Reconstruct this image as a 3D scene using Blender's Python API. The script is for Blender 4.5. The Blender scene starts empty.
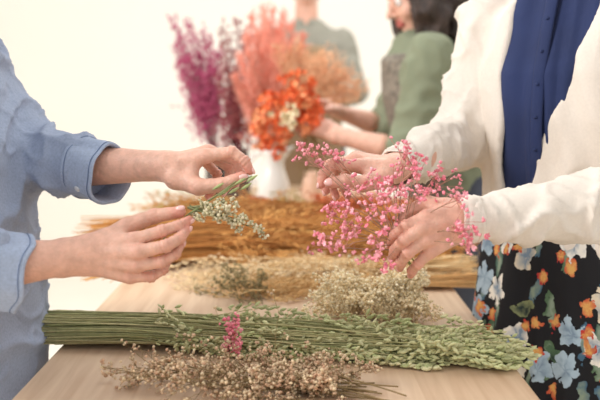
import bpy, math, random
import numpy as np
from mathutils import Vector, noise
rng=np.random.default_rng(11); random.seed(5)
F=833.0; TH=math.atan(108/833.0); CT,ST=math.cos(TH),math.sin(TH); CZ=1.167; TZ=0.75
def P(px,py,Y):
    # world point at distance Y down the room seen along a given sight line
    t=Y/(F*CT+(200-py)*ST)
    return np.array([t*(px-300),Y,CZ+t*(-F*ST+(200-py)*CT)])
def A(*a): return np.array(a,float)
def nrm(v): return v/np.linalg.norm(v)
def lin(r,g,b):
    o=[]
    for c in (r,g,b):
        c/=255.0
        o.append(c/12.92 if c<=.04045 else ((c+.055)/1.055)**2.4)
    return o
# ---------------------------------------------------------------- materials
def newmat(name):
    m=bpy.data.materials.new(name); m.use_nodes=True
    return m,m.node_tree.nodes,m.node_tree.links,m.node_tree.nodes['Principled BSDF']
def mat(name,col=None,rough=.7,attr=False,ns=30,na=.12,bump=0,bs=200,sss=0,trans=0,scale=(1,1,1),sheen=0,bd=.002):
    m,N,L,b=newmat(name)
    b.inputs['Roughness'].default_value=rough
    tc=N.new('ShaderNodeTexCoord'); mp=N.new('ShaderNodeMapping'); mp.inputs['Scale'].default_value=scale
    L.new(tc.outputs['Object'],mp.inputs[0])
    n=N.new('ShaderNodeTexNoise'); n.inputs['Scale'].default_value=ns; n.inputs['Detail'].default_value=4
    L.new(mp.outputs[0],n.inputs['Vector'])
    r=N.new('ShaderNodeMapRange'); r.inputs[3].default_value=1-na; r.inputs[4].default_value=1+na
    r.inputs[1].default_value=.3; r.inputs[2].default_value=.7
    L.new(n.outputs[0],r.inputs[0])
    mx=N.new('ShaderNodeVectorMath'); mx.operation='SCALE'
    if attr:
        a=N.new('ShaderNodeAttribute'); a.attribute_name='Col'; L.new(a.outputs['Color'],mx.inputs[0])
    else: mx.inputs[0].default_value=lin(*col)
    L.new(r.outputs[0],mx.inputs['Scale']); L.new(mx.outputs[0],b.inputs['Base Color'])
    if bump:
        n2=N.new('ShaderNodeTexNoise'); n2.inputs['Scale'].default_value=bs; n2.inputs['Detail'].default_value=3
        L.new(mp.outputs[0],n2.inputs['Vector'])
        bp=N.new('ShaderNodeBump'); bp.inputs['Strength'].default_value=bump; bp.inputs['Distance'].default_value=bd
        L.new(n2.outputs[0],bp.inputs['Height']); L.new(bp.outputs[0],b.inputs['Normal'])
    if sss:
        b.inputs['Subsurface Weight'].default_value=sss; b.inputs['Subsurface Scale'].default_value=.005
    if trans: b.inputs['Transmission Weight'].default_value=trans
    if sheen: b.inputs['Sheen Weight'].default_value=sheen
    return m
M={}
M['skin']=mat('skin',attr=True,rough=.5,ns=80,na=.12,bump=.6,bs=260,sss=.06)
M['nail']=mat('nail',(236,186,178),rough=.2,na=.02)
M['plant']=mat('dried_plant',attr=True,rough=.85,ns=90,na=.15)
M['denim']=mat('blue_chambray',(160,172,196),rough=.95,ns=260,na=.10,bump=.6,bs=900)
M['cuffd']=mat('blue_chambray_cuff',(165,178,202),rough=.95,ns=260,na=.10,bump=.6,bs=900)
M['cardi']=mat('cream_knit',(227,216,204),rough=.98,ns=220,na=.03,bump=.35,bs=700)
M['blouse']=mat('navy_blouse',(30,44,86),rough=.85,ns=10,na=.15,bump=.4,bs=60)
M['green']=mat('sage_knit',(130,136,112),rough=.95,ns=14,na=.07,bump=.5,bs=300)
M['greysh']=mat('grey_shirt',(142,140,128),rough=.9,ns=14,na=.05)
M['apron']=mat('brown_apron',(150,126,98),rough=.9,ns=14,na=.05)
M['trouser']=mat('dark_trousers',(70,74,86),rough=.9)
M['shoe']=mat('leather_shoe',(60,48,40),rough=.5)
M['hair']=mat('dark_brown_hair',(52,36,28),rough=.55,ns=60,na=.6,scale=(1,1,.35),bump=1,bs=90,bd=.01)
M['hair2']=mat('light_brown_hair',(120,84,56),rough=.55,ns=40,na=.4,scale=(1,1,.25))
M['button']=mat('button',(205,208,214),rough=.4)
M['thread']=mat('stitching',(120,136,168),rough=.9)
M['white']=mat('white_enamel',(236,233,228),rough=.25,na=.01)
M['glass']=mat('smoked_glass',(110,94,88),rough=.15,trans=.35,na=.05)
M['peach']=mat('peach_glaze',(226,186,160),rough=.35,na=.04)
M['wall']=mat('wall_paint',(247,242,233),rough=.9,ns=2,na=.008)
M['floor']=mat('pale_floor',(238,232,220),rough=.6,ns=3,na=.02)
M['plaid']=mat('plaid_apron',(128,120,108),rough=.9,ns=70,na=.5)
def wood():
    m,N,L,b=newmat('light_oak'); b.inputs['Roughness'].default_value=.5
    tc=N.new('ShaderNodeTexCoord'); mp=N.new('ShaderNodeMapping'); mp.inputs['Scale'].default_value=(26,1.6,26)
    L.new(tc.outputs['Object'],mp.inputs[0])
    n=N.new('ShaderNodeTexNoise'); n.inputs['Scale'].default_value=2.2; n.inputs['Detail'].default_value=8; n.inputs['Distortion'].default_value=.6
    L.new(mp.outputs[0],n.inputs[0])
    c=N.new('ShaderNodeValToRGB'); c.color_ramp.elements[0].position=.3; c.color_ramp.elements[1].position=.72
    c.color_ramp.elements[0].color=(*lin(192,160,130),1); c.color_ramp.elements[1].color=(*lin(214,187,158),1)
    L.new(n.outputs[0],c.inputs[0]); L.new(c.outputs[0],b.inputs['Base Color'])
    bp=N.new('ShaderNodeBump'); bp.inputs['Strength'].default_value=.1; bp.inputs['Distance'].default_value=.001
    L.new(n.outputs[0],bp.inputs['Height']); L.new(bp.outputs[0],b.inputs['Normal'])
    return m
M['wood']=wood()
def floral():
    m,N,L,b=newmat('black_floral_fabric'); b.inputs['Roughness'].default_value=.85
    def mth(op,a,c=None):
        n=N.new('ShaderNodeMath'); n.operation=op
        for i,x in enumerate((a,c)):
            if x is None: continue
            if isinstance(x,(int,float)): n.inputs[i].default_value=x
            else: L.new(x,n.inputs[i])
        return n.outputs[0]
    tc=N.new('ShaderNodeTexCoord'); s=N.new('ShaderNodeSeparateXYZ'); L.new(tc.outputs['Object'],s.inputs[0])
    ang=mth('MULTIPLY',mth('ARCTAN2',mth('MULTIPLY',s.outputs[0],-1),mth('MULTIPLY',s.outputs[1],-1)),.2)
    nz=N.new('ShaderNodeTexNoise'); nz.inputs['Scale'].default_value=44; nz.inputs['Detail'].default_value=4; L.new(tc.outputs['Object'],nz.inputs[0])
    sn=N.new('ShaderNodeSeparateColor'); L.new(nz.outputs['Color'],sn.inputs[0])
    U=mth('ADD',ang,mth('MULTIPLY',mth('SUBTRACT',sn.outputs[0],.5),.04)); V=mth('ADD',s.outputs[2],mth('MULTIPLY',mth('SUBTRACT',sn.outputs[1],.5),.04))
    def layer(scale,sx,sy,off,thr,pet,R,cols,inner,prev,k=.5,pw=2.0):
        cb=N.new('ShaderNodeCombineXYZ'); L.new(mth('ADD',mth('MULTIPLY',U,sx),off),cb.inputs[0]); L.new(mth('ADD',mth('MULTIPLY',V,sy),off),cb.inputs[1])
        v=N.new('ShaderNodeTexVoronoi'); v.voronoi_dimensions='2D'; v.inputs['Scale'].default_value=scale; v.inputs['Randomness'].default_value=.85
        L.new(cb.outputs[0],v.inputs['Vector'])
        d=N.new('ShaderNodeVectorMath'); d.operation='SUBTRACT'; L.new(cb.outputs[0],d.inputs[0]); L.new(v.outputs['Position'],d.inputs[1])
        sd=N.new('ShaderNodeSeparateXYZ'); L.new(d.outputs[0],sd.inputs[0])
        sc=N.new('ShaderNodeSeparateColor'); L.new(v.outputs['Color'],sc.inputs[0])
        a=mth('ADD',mth('ARCTAN2',sd.outputs[1],sd.outputs[0]),mth('MULTIPLY',sc.outputs[2],6.28))
        r=v.outputs['Distance']
        pc_=mth('ABSOLUTE',mth('COSINE',mth('MULTIPLY',a,pet)))
        lim=mth('MULTIPLY',mth('ADD',1-k,mth('MULTIPLY',pc_,k)),R)
        msk=mth('MULTIPLY',mth('LESS_THAN',r,lim),mth('GREATER_THAN',sc.outputs[0],thr))
        cr=N.new('ShaderNodeValToRGB'); cr.color_ramp.interpolation='CONSTANT'
        els=cr.color_ramp.elements
        while len(els)<len(cols): els.new(.5)
        for i,c in enumerate(cols): els[i].position=i/len(cols); els[i].color=(*lin(*c),1)
        L.new(sc.outputs[1],cr.inputs[0])
        mi=N.new('ShaderNodeMix'); mi.data_type='RGBA'
        q=mth('DIVIDE',r,lim); q=mth('ADD',mth('POWER',q,pw),mth('MULTIPLY',mth('SUBTRACT',sn.outputs[2],.5),2.4))
        q=mth('ADD',q,mth('MULTIPLY',mth('SUBTRACT',pc_,.6),.7))
        L.new(q,mi.inputs[0]); mi.inputs[6].default_value=(*lin(*inner),1); L.new(cr.outputs[0],mi.inputs[7])
        mo=N.new('ShaderNodeMix'); mo.data_type='RGBA'; L.new(msk,mo.inputs[0])
        if isinstance(prev,tuple): mo.inputs[6].default_value=(*prev,1)
        else: L.new(prev,mo.inputs[6])
        L.new(mi.outputs[2],mo.inputs[7]); return mo.outputs[2]
    c=layer(26,1,.42,3.1,.58,1,.38,[(66,96,84),(84,110,80),(66,100,124)],(140,156,136),tuple(lin(15,14,20)),.6)
    c=layer(24,.42,1,7.7,.66,1,.36,[(76,104,76),(60,100,120),(130,136,96)],(30,46,46),c,.6)
    c=layer(15.5,1,1,9.2,.52,2.5,.47,[(236,230,218),(222,208,184),(170,190,204),(232,228,220)],(120,140,160),c,.42,1.0)
    c=layer(28,1,1,14.6,.80,2.5,.42,[(196,56,46),(204,90,60),(184,50,50)],(222,170,96),c,.4)
    L.new(c,b.inputs['Base Color']); return m
M['floral']=floral()
# ---------------------------------------------------------------- object helpers
def link(o): bpy.context.scene.collection.objects.link(o)
def empty(name,label,cat,loc,group=None):
    o=bpy.data.objects.new(name,None); o.location=loc; o.empty_display_size=.05; link(o)
    o['label']=label; o['category']=cat
    if group:o['group']=group
    return o
def addmesh(name,v,f,m,parent=None,col=None,loc=None,smooth=True,label=None,cat=None,kind=None):
    v=np.asarray(v,float)
    base=np.array(parent.location) if parent else (np.array(loc) if loc is not None else np.zeros(3))
    me=bpy.data.meshes.new(name)
    ff=f.tolist() if isinstance(f,np.ndarray) else f
    me.from_pydata((v-base).tolist(),[],ff); me.update()
    if smooth: me.polygons.foreach_set('use_smooth',np.ones(len(me.polygons),bool))
    if col is not None:
        at=me.color_attributes.new('Col','FLOAT_COLOR','POINT')
        c=np.ones((len(v),4),np.float32); c[:,:3]=col; at.data.foreach_set('color',c.ravel())
    me.materials.append(m)
    o=bpy.data.objects.new(name,me); link(o)
    if parent: o.parent=parent
    else: o.location=base
    if label:o['label']=label
    if cat:o['category']=cat
    if kind:o['kind']=kind
    return o
class MB:
    def __init__(s): s.v=[];s.f=[];s.c=[];s.n=0
    def add(s,v,f,c):
        v=np.asarray(v,float); s.v.append(v)
        s.f+= [[i+s.n for i in q] for q in f] if isinstance(f,list) else (np.asarray(f)+s.n).tolist()
        c=np.asarray(c,float); s.c.append(np.broadcast_to(c,(len(v),3)) if c.ndim==1 else c); s.n+=len(v)
    def tube(s,p,r,c,k=4):
        p=np.asarray(p,float); n=len(p); r=np.broadcast_to(np.asarray(r,float),(n,))
        d=np.gradient(p,axis=0); d/=np.linalg.norm(d,axis=1)[:,None]+1e-9
        ref=A(0,0,1) if abs(d[0,2])<.8 else A(1,0,0)
        x=np.cross(ref,d); x/=np.linalg.norm(x,axis=1)[:,None]+1e-9; y=np.cross(d,x)
        a=np.arange(k)*2*math.pi/k
        v=p[:,None]+r[:,None,None]*(np.cos(a)[None,:,None]*x[:,None]+np.sin(a)[None,:,None]*y[:,None])
        i,j=np.meshgrid(np.arange(n-1),np.arange(k),indexing='ij'); j2=(j+1)%k
        f=np.stack([i*k+j,i*k+j2,(i+1)*k+j2,(i+1)*k+j],-1).reshape(-1,4)
        s.add(v.reshape(-1,3),f,c)
    def inst(s,tv,tf,C,D,S,col,spin=True):
        C=np.asarray(C,float); n=len(C)
        if n==0:return
        D=np.broadcast_to(np.asarray(D,float),(n,3)); D=D/(np.linalg.norm(D,axis=1)[:,None]+1e-9)
        S=np.asarray(S,float)
        if S.ndim==1: S=S[:,None].repeat(3,1)
        ref=np.where(np.abs(D[:,2:3])<.9,A(0,0,1)[None],A(1,0,0)[None])
        x=np.cross(ref,D); x/=np.linalg.norm(x,axis=1)[:,None]; y=np.cross(D,x)
        if spin:
            a=rng.uniform(0,6.28,n)[:,None]; x,y=x*np.cos(a)+y*np.sin(a),y*np.cos(a)-x*np.sin(a)
        T=tv[None]*S[:,None,:]
        V=C[:,None]+T[...,0:1]*x[:,None]+T[...,1:2]*y[:,None]+T[...,2:3]*D[:,None]
        m=len(tv); FF=(np.asarray(tf)[None]+(np.arange(n)*m)[:,None,None]).reshape(-1,np.asarray(tf).shape[1])
        col=np.asarray(col,float); col=np.broadcast_to(col,(n,3))
        s.add(V.reshape(-1,3),FF,np.repeat(col,m,0))
    def obj(s,name,m,**k):
        return addmesh(name,np.concatenate(s.v),s.f,m,col=np.concatenate(s.c),**k)
# templates
def seed_t(k=6,prof=((0,0),(.35,.25),(.5,.55),(.25,.85),(0,1.0))):
    v=[];f=[]
    for r,z in prof:
        for i in range(k):
            a=i*2*math.pi/k; v.append((max(r,.02)*math.cos(a),max(r,.02)*math.sin(a),z))
    for i in range(len(prof)-1):
        for j in range(k):
            f.append((i*k+j,i*k+(j+1)%k,(i+1)*k+(j+1)%k,(i+1)*k+j))
    return np.array(v),np.array(f)
SEED=seed_t(); THIN=seed_t(4,((.1,0),(.5,.4),(0,1.0)))
def puff_t(sub=1,sp=.35,seed=1):
    import bmesh
    bm=bmesh.new(); bmesh.ops.create_icosphere(bm,subdivisions=sub+1,radius=1)
    v=np.array([q.co[:] for q in bm.verts]); f=np.array([[q.index for q in t.verts] for t in bm.faces]); bm.free()
    r=np.random.default_rng(seed).uniform(1-sp,1+sp,len(v)); return v*r[:,None],f
PUFF=puff_t(1,.42); PUF0=puff_t(0,.3)
def petal_t(np_=6):
    # small open blossom: ring of cupped petals and a centre
    v=[];f=[]
    for i in range(np_):
        a=i*2*math.pi/np_; ca,sa=math.cos(a),math.sin(a)
        b=len(v)
        for (u,w,z) in [(.05,0,0),(.5,-.32,.25),(.95,-.2,.55),(1.0,.2,.55),(.5,.32,.25),(.6,0,.1)]:
            v.append((u*ca-w*sa,u*sa+w*ca,z))
        f+= [(b,b+1,b+5),(b+1,b+2,b+5),(b+2,b+3,b+5),(b+3,b+4,b+5),(b+4,b,b+5)]
    return np.array(v),np.array(f)
PET=petal_t()
def vary(c,n,a=.15,b=None):
    c=np.array(lin(*c)); o=np.repeat(c[None],n,0)
    if b is not None:
        t=rng.uniform(0,1,(n,1)); o=o*(1-t)+np.array(lin(*b))*t
    return o*rng.uniform(1-a,1+a,(n,1))
def bez(a,b,c,n=8):
    t=np.linspace(0,1,n)[:,None]; return (1-t)**2*a+2*t*(1-t)*b+t*t*c
def rv(s=1.0): return rng.normal(0,s,3)
# ---------------------------------------------------------------- SDF
def sdf_mesh(f,lo,hi,h):
    lo=np.asarray(lo,float);hi=np.asarray(hi,float)
    n=np.ceil((hi-lo)/h).astype(int)+2
    ax=[(lo[i]+h*np.arange(n[i])).astype(np.float32) for i in range(3)]
    D=np.empty(n,np.float32)
    for i0 in range(0,n[0],24):
        g=np.stack(np.meshgrid(ax[0][i0:i0+24],ax[1],ax[2],indexing='ij'),-1)
        D[i0:i0+24]=f(g)
    D[0]=D[-1]=1;D[:,0]=D[:,-1]=1;D[:,:,0]=D[:,:,-1]=1
    S=D<0
    c=np.zeros(n-1,np.int8)
    cr=[(a,b,d) for a in (0,1) for b in (0,1) for d in (0,1)]
    for a,b,d in cr: c+=S[a:n[0]-1+a,b:n[1]-1+b,d:n[2]-1+d]
    act=(c>0)&(c<8); ids=np.argwhere(act); idx=-np.ones(n-1,np.int64); idx[act]=np.arange(len(ids))
    acc=np.zeros((len(ids),3)); cnt=np.zeros(len(ids))
    for a in cr:
        for k in range(3):
            if a[k]==0:
                b=list(a); b[k]=1
                da=D[ids[:,0]+a[0],ids[:,1]+a[1],ids[:,2]+a[2]]; db=D[ids[:,0]+b[0],ids[:,1]+b[1],ids[:,2]+b[2]]
                cx=(da<0)!=(db<0); t=np.where(cx,da/np.where(cx,da-db,1),0)
                pt=np.tile(np.array(a,float),(len(ids),1)); pt[:,k]=t
                acc+=pt*cx[:,None]; cnt+=cx
    v=lo+h*(ids+acc/cnt[:,None])
    fs=[]
    for x in range(3):
        u,w=(x+1)%3,(x+2)%3
        s0=[slice(None)]*3;s1=[slice(None)]*3;s0[x]=slice(0,-1);s1[x]=slice(1,None)
        e=np.argwhere(S[tuple(s0)]!=S[tuple(s1)])
        e=e[(e[:,u]>=1)&(e[:,w]>=1)&(e[:,u]<n[u]-1)&(e[:,w]<n[w]-1)]
        ins=S[e[:,0],e[:,1],e[:,2]]; q=[]
        for du,dw in ((-1,-1),(0,-1),(0,0),(-1,0)):
            g=e.copy(); g[:,u]+=du; g[:,w]+=dw; q.append(idx[g[:,0],g[:,1],g[:,2]])
        q=np.stack(q,1); q[~ins]=q[~ins][:,::-1]; fs.append(q)
    return v,np.concatenate(fs)
def vnorm(v,f):
    a=v[f[:,2]]-v[f[:,0]]; b=v[f[:,3]]-v[f[:,1]]; n=np.cross(a,b); o=np.zeros_like(v)
    for i in range(4): np.add.at(o,f[:,i],n)
    return o/(np.linalg.norm(o,axis=1)[:,None]+1e-12)
def relax(v,f,it=2):
    for _ in range(it):
        o=np.zeros_like(v);c=np.zeros(len(v))
        for i in range(4):
            for j in ((i+1)%4,(i+3)%4):
                np.add.at(o,f[:,i],v[f[:,j]]); np.add.at(c,f[:,i],1)
        v=.5*v+.5*o/c[:,None]
    return v
def cap(p,a,b,ra,rb):
    ba=(b-a).astype(np.float32); a=a.astype(np.float32)
    t=np.clip(((p-a)@ba)/(ba@ba+1e-9),0,1); return np.linalg.norm(p-a-t[...,None]*ba,axis=-1)-(ra+(rb-ra)*t)
def smin(a,b,k):
    h=np.clip(.5+.5*(b-a)/k,0,1); return b+(a-b)*h-k*h*(1-h)
def smax(a,b,k): return -smin(-a,-b,k)
def ell(q,c,r):
    q=(q-np.array(c,np.float32)); r=np.array(r,np.float32)
    k0=np.linalg.norm(q/r,axis=-1); k1=np.linalg.norm(q/(r*r),axis=-1)+1e-6; return k0*(k0-1)/k1
def chain(p,pts,rs,k=.01):
    d=None
    for i in range(len(pts)-1):
        e=cap(p,pts[i],pts[i+1],rs[i],rs[i+1]); d=e if d is None else smin(d,e,k)
    return d
def torso(p,prof,lat,off=0):
    # prof rows: z,cx,cy,half_width,half_depth
    pr=np.array(prof,np.float32); z=p[...,2]
    cx,cy,a,b=[np.interp(z,pr[:,0],pr[:,i]) for i in (1,2,3,4)]
    a=a+off;b=b+off
    u=(p[...,0]-cx)*lat[0]+(p[...,1]-cy)*lat[1]; w=-(p[...,0]-cx)*lat[1]+(p[...,1]-cy)*lat[0]
    d=((np.abs(u/a)**2.3+np.abs(w/b)**2.3)**(1/2.3)-1)*np.minimum(a,b)
    return smax(d,smax(z-pr[-1,0],pr[0,0]-z,.01),.03)
def wrinkle(v,f,amp,fr,axis=None,st=1.0,seed=0,ridge=True,sharp=False):
    n=vnorm(v,f); out=np.empty(len(v)); q=v*fr
    if axis is not None: q=q+axis[None]*((q@axis)[:,None]*(st-1))
    q=q+seed
    for i,x in enumerate(q.tolist()):
        a=noise.noise(x)
        if sharp: a=max(0,1-abs(a)*4.0)**1.6-.25+.5*noise.noise((x[0]*.6+9,x[1]*.6,x[2]*.6))
        elif ridge: a=(.5-abs(a)*1.6)+.4*noise.noise((x[0]*2.3,x[1]*2.3,x[2]*2.3))
        out[i]=a
    return v+n*(out*amp)[:,None]
def joinm(ms):
    v=[];f=[];c=[];n=0
    for a in ms:
        v.append(a[0]); f.append(a[1]+n); c.append(a[2]); n+=len(a[0])
    return np.concatenate(v),np.concatenate(f),np.concatenate(c)
SK=np.array(lin(221,172,150)); SKR=np.array(lin(204,116,100))
# ---------------------------------------------------------------- hand
FR={'i':(.0100,.0086,.0076,.0062),'m':(.0100,.0088,.0077,.0063),'r':(.0097,.0083,.0074,.0060),'p':(.0088,.0073,.0065,.0054),'t':(.0150,.0118,.0102,.0080)}
def hand(H,fore,rf=.034,h=.0016,rs=1.0):
    W=H['w']; fs={k:[q for q in H[k]] for k in 'imrp'}; T=H['t']
    allp=np.array([W,fore]+sum([list(fs[k]) for k in fs],[])+list(T))
    ax=nrm(W-fore)
    lat=nrm(fs['i'][0]-fs['p'][0])
    def f(p):
        fo=cap(p,fore,W,rf,.0205*rs)
        fo=smin(fo,cap(p,W+lat*.008-ax*.03,W+lat*.008,.019*rs,.0175*rs),.01); fo=smin(fo,cap(p,W-lat*.008-ax*.03,W-lat*.008,.019*rs,.0175*rs),.01)
        pal=None
        for k,o in zip('imrp',(.010,.003,-.004,-.010)):
            e=cap(p,W+lat*o,fs[k][0],.0160*rs,.0108*rs); pal=e if pal is None else smin(pal,e,.004)
        pal=smin(pal,cap(p,fs['i'][0]*.8+W*.2,fs['p'][0]*.8+W*.2,.0105*rs,.0098*rs),.006)
        th=cap(p,T[0],T[1],.0150*rs,.0120*rs); th=smin(th,cap(p,W*.7+T[0]*.3,T[0],.016*rs,.015*rs),.012)
        web=cap(p,T[1]*.7+T[0]*.3,fs['i'][0]*.7+W*.3,.0085*rs,.0085*rs)
        pal=smin(smin(pal,th,.010),web,.010)
        pal=smin(pal,fo,.014)
        res=None
        for k in 'imrpt':
            j=T[1:] if k=='t' else fs[k]; r=FR[k]
            if k=='t': j=[T[1],T[2],T[3]]; r=(.0118,.0106,.0084)
            r=[x*rs for x in r]
            # phalanx slightly waisted between thicker joints
            e=None
            for a_,b_,ra,rb in zip(j[:-1],j[1:],r[:-1],r[1:]):
                m_=(a_+b_)/2; rm=(ra+rb)/2*.955
                s_=smin(cap(p,a_,m_,ra*.99,rm),cap(p,m_,b_,rm,rb),.002); e=s_ if e is None else smin(e,s_,.002)
            for q,rr in list(zip(j,r))[1:-1]: e=smin(e,np.linalg.norm(p-q.astype(np.float32),axis=-1)-rr*1.05,.002)
            e2=smin(pal,e,.006); res=e2 if res is None else np.minimum(res,e2)
        return res
    v,fc=sdf_mesh(f,allp.min(0)-.045,allp.max(0)+.045,h)
    v=relax(v,fc,1)
    n=vnorm(v,fc)
    c=np.tile(SK,(len(v),1)); w=np.zeros(len(v))
    for k in 'imrpt':
        j=T if k=='t' else fs[k]
        for i,q in enumerate(j):
            if k=='t' and i==0: continue
            s=.013 if i==len(j)-1 else .009
            a=1.0 if i==len(j)-1 else .8
            w=np.maximum(w,a*np.exp(-(np.linalg.norm(v-q,axis=1)/s)**2))
        # skin folds across the joints
        for i in range(1,len(j)-1):
            if k=='t' and i==1: continue
            d=nrm(j[i+1]-j[i-1]); s=(v-j[i])@d; near=np.exp(-(np.linalg.norm(v-j[i],axis=1)/.0105)**4)
            v=v-n*(near*(.0008*np.cos(s/.003*math.pi)))[:,None]
    c=c*(1-w[:,None]*.8)+SKR*w[:,None]*.8
    nails=[]
    for k in 'imrpt':
        j=T[1:] if k=='t' else fs[k]
        d=nrm(j[-1]-j[-2]); b=j[-2]-(j[-3]+j[-1])/2 if k!='t' else H.get('td',A(0,-1,.3))
        b=b-d*(b@d); b=nrm(b) if np.linalg.norm(b)>1e-4 else A(0,0,1)
        nails.append((j[-1]+d*.001,d,b,(FR[k][-1] if k!='t' else .0084)*rs))
    return (v,fc,c),nails
def put_nails(person,nails):
    tv,tf=puff_t(1,0)
    for c,d,b,r in nails:
        x=np.cross(b,d); V=c+b*(r*.64)+tv[:,0:1]*x*(r*.74)+tv[:,1:2]*d*(r*1.0)+tv[:,2:3]*b*(r*.46)
        addmesh('fingernail',V,tf,M['nail'],parent=person)
def auto_hand(W,d,pn,curl=.7,side=1):
    d=nrm(d); pn=nrm(pn-d*(pn@d)); lat=np.cross(d,pn)*side
    H={'w':W}
    for k,o,l,c in zip('imrp',(.027,.009,-.009,-.026),((.04,.024,.017),(.044,.027,.018),(.04,.025,.018),(.032,.019,.016)),(0,.05,.1,.2)):
        m=W+d*(.085-abs(o-.009)*.25)+lat*o; a=curl+c; pts=[m]; ang=a*.6
        for s in l:
            m=m+(d*math.cos(ang)+pn*math.sin(ang))*s; pts.append(m); ang+=a*.7
        H[k]=pts
    t0=W+d*.02+lat*.022+pn*.006; t1=t0+d*.035+lat*.018+pn*.012; t2=t1+d*.03+pn*.014; t3=t2+d*.024+pn*.01-lat*.008
    H['t']=[t0,t1,t2,t3]; return H
# ---------------------------------------------------------------- head
def head(c,f,h=.0035,neck=None):
    f=nrm(f); u=nrm(A(0,0,1)-f*f[2]); s=np.cross(f,u); R=np.stack([s,f,u],1).astype(np.float32)
    c32=c.astype(np.float32)
    nb=None if neck is None else ((neck-c)@R)
    def fn(p):
        q=(p-c32)@R
        d=ell(q,(0,-.015,.035),(.072,.092,.08)); d=smin(d,ell(q,(0,.02,-.03),(.056,.066,.08)),.03)
        d=smin(d,ell(q,(0,.052,-.088),(.026,.026,.02)),.02)
        d=smin(d,cap(q,A(-.03,.07,.022),A(.03,.07,.022),.009,.009),.015)
        d=smin(d,cap(q,A(0,.084,.008),A(0,.104,-.024),.007,.011),.008)
        d=smin(d,cap(q,A(-.012,.092,-.030),A(.012,.092,-.030),.007,.007),.005)
        for sx in (-1,1):
            d=smax(d,-(np.linalg.norm(q-np.array((sx*.03,.098,.004),np.float32),axis=-1)-.014),.012)
            d=smin(d,np.linalg.norm(q-np.array((sx*.03,.073,.003),np.float32),axis=-1)-.0125,.002)
            d=smin(d,ell(q,(sx*.072,-.008,-.008),(.01,.022,.031)),.006)
            d=smin(d,ell(q,(sx*.035,.055,-.03),(.022,.025,.022)),.015)
        d=smin(d,cap(q,A(-.017,.082,-.053),A(.017,.082,-.053),.006,.006),.004); d=smin(d,cap(q,A(-.014,.082,-.064),A(.014,.082,-.064),.0065,.0065),.004)
        if nb is not None: d=smin(d,cap(q,A(0,-.02,-.06),nb,.048,.056),.02)
        return d
    pts=[c-.14,c+.14]+([neck-.07] if neck is not None else [])
    lo=np.min(pts,axis=0); hi=np.max(pts+([neck+.07] if neck is not None else []),axis=0)
    v,fc=sdf_mesh(fn,lo,hi,h); q=(v-c)@R
    col=np.tile(SK,(len(v),1))
    lip=(np.abs(q[:,0])<.022)&(q[:,1]>.075)&(np.abs(q[:,2]+.058)<.013); col[lip]=lin(186,96,90)
    for sx in (-1,1):
        e=np.linalg.norm(q-A(sx*.03,.073,.003),axis=1)<.0135; col[e&(q[:,1]>.07)]=lin(235,230,225)
        col[(np.linalg.norm(q-A(sx*.03,.086,.003),axis=1)<.007)]=lin(50,34,26)
    col[(q[:,1]>.06)&(np.abs(q[:,2]-.024)<.004)&(np.abs(np.abs(q[:,0])-.03)<.017)]=lin(80,55,42)
    return (v,fc,col)
def hair(person,c,f,m,length=.12,seed=0,w=.08,side=0,amp=.012):
    f=nrm(f); u=nrm(A(0,0,1)-f*f[2]); s=np.cross(f,u); R=np.stack([s,f,u],1).astype(np.float32); c32=c.astype(np.float32)
    dn=A(0,0,-1)@R
    def fn(p):
        q=(p-c32)@R
        d=ell(q,(0,-.02,.04),(.088,.103,.092))
        d=smin(d,cap(q,A(-.03,-.06,-.02),A(-.045,-.07,-length),w*.7,w*.55),.03); d=smin(d,cap(q,A(.03,-.06,-.02),A(.045,-.07,-length),w*.7,w*.55),.03)
        d=smax(d,-ell(q,(0,.09,-.045),(.068,.095,.11)),.01)
        if side:
            for sx in (-1,1):
                a=A(sx*.066,-.025,.02); b=a+dn*(length*.98)+A(sx*.018,-.005,0)
                d=smin(d,chain(q,[a,(a+b)/2+A(sx*.012,.004,0),b],[.040,.048,.038],.02),.02)
        return d
    e=.2+length
    v,fc=sdf_mesh(fn,c-e,c+.2,.006); v=wrinkle(v,fc,amp,22,A(0,0,1),.5,seed)
    addmesh('hair',v,fc,m,parent=person)
def lowbody(sh,elb,hip,chest,neck,feet,facing,lat,pts_wr,rb=.10):
    def fn(p):
        d=torso(p,[(hip[2]-.08,hip[0],hip[1],.14,.09),(hip[2],hip[0],hip[1],.15,.1),((hip[2]+chest[2])/2,(hip[0]+chest[0])/2,(hip[1]+chest[1])/2,.115,.08),(chest[2],chest[0],chest[1],.13,.09),(neck[2]-.05,neck[0],neck[1],.10,.06),(neck[2],neck[0],neck[1],.04,.04)],lat)
        for k in (0,1):
            d=smin(d,chain(p,[sh[k],elb[k],elb[k]*.7+pts_wr[k]*.3],[.042,.034,.030],.02),.03)
        for k in (0,1):
            s=lat*(.08 if k else -.08); a=hip+s; an=feet[k]+A(0,0,.09); kn=(a+an)/2+facing*.02
            d=smin(d,chain(p,[a,kn,an],[.078,.052,.036],.03),.04)
            d=smin(d,cap(p,feet[k]+A(0,0,.035)-facing*.03,feet[k]+A(0,0,.03)+facing*.13,.034,.026),.02)
        return d
    allp=np.array(list(sh)+list(elb)+[hip,chest,neck]+list(feet))
    v,fc=sdf_mesh(fn,allp.min(0)-.16,allp.max(0)+.16,.010)
    return (v,fc,np.tile(SK,(len(v),1)))
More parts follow.
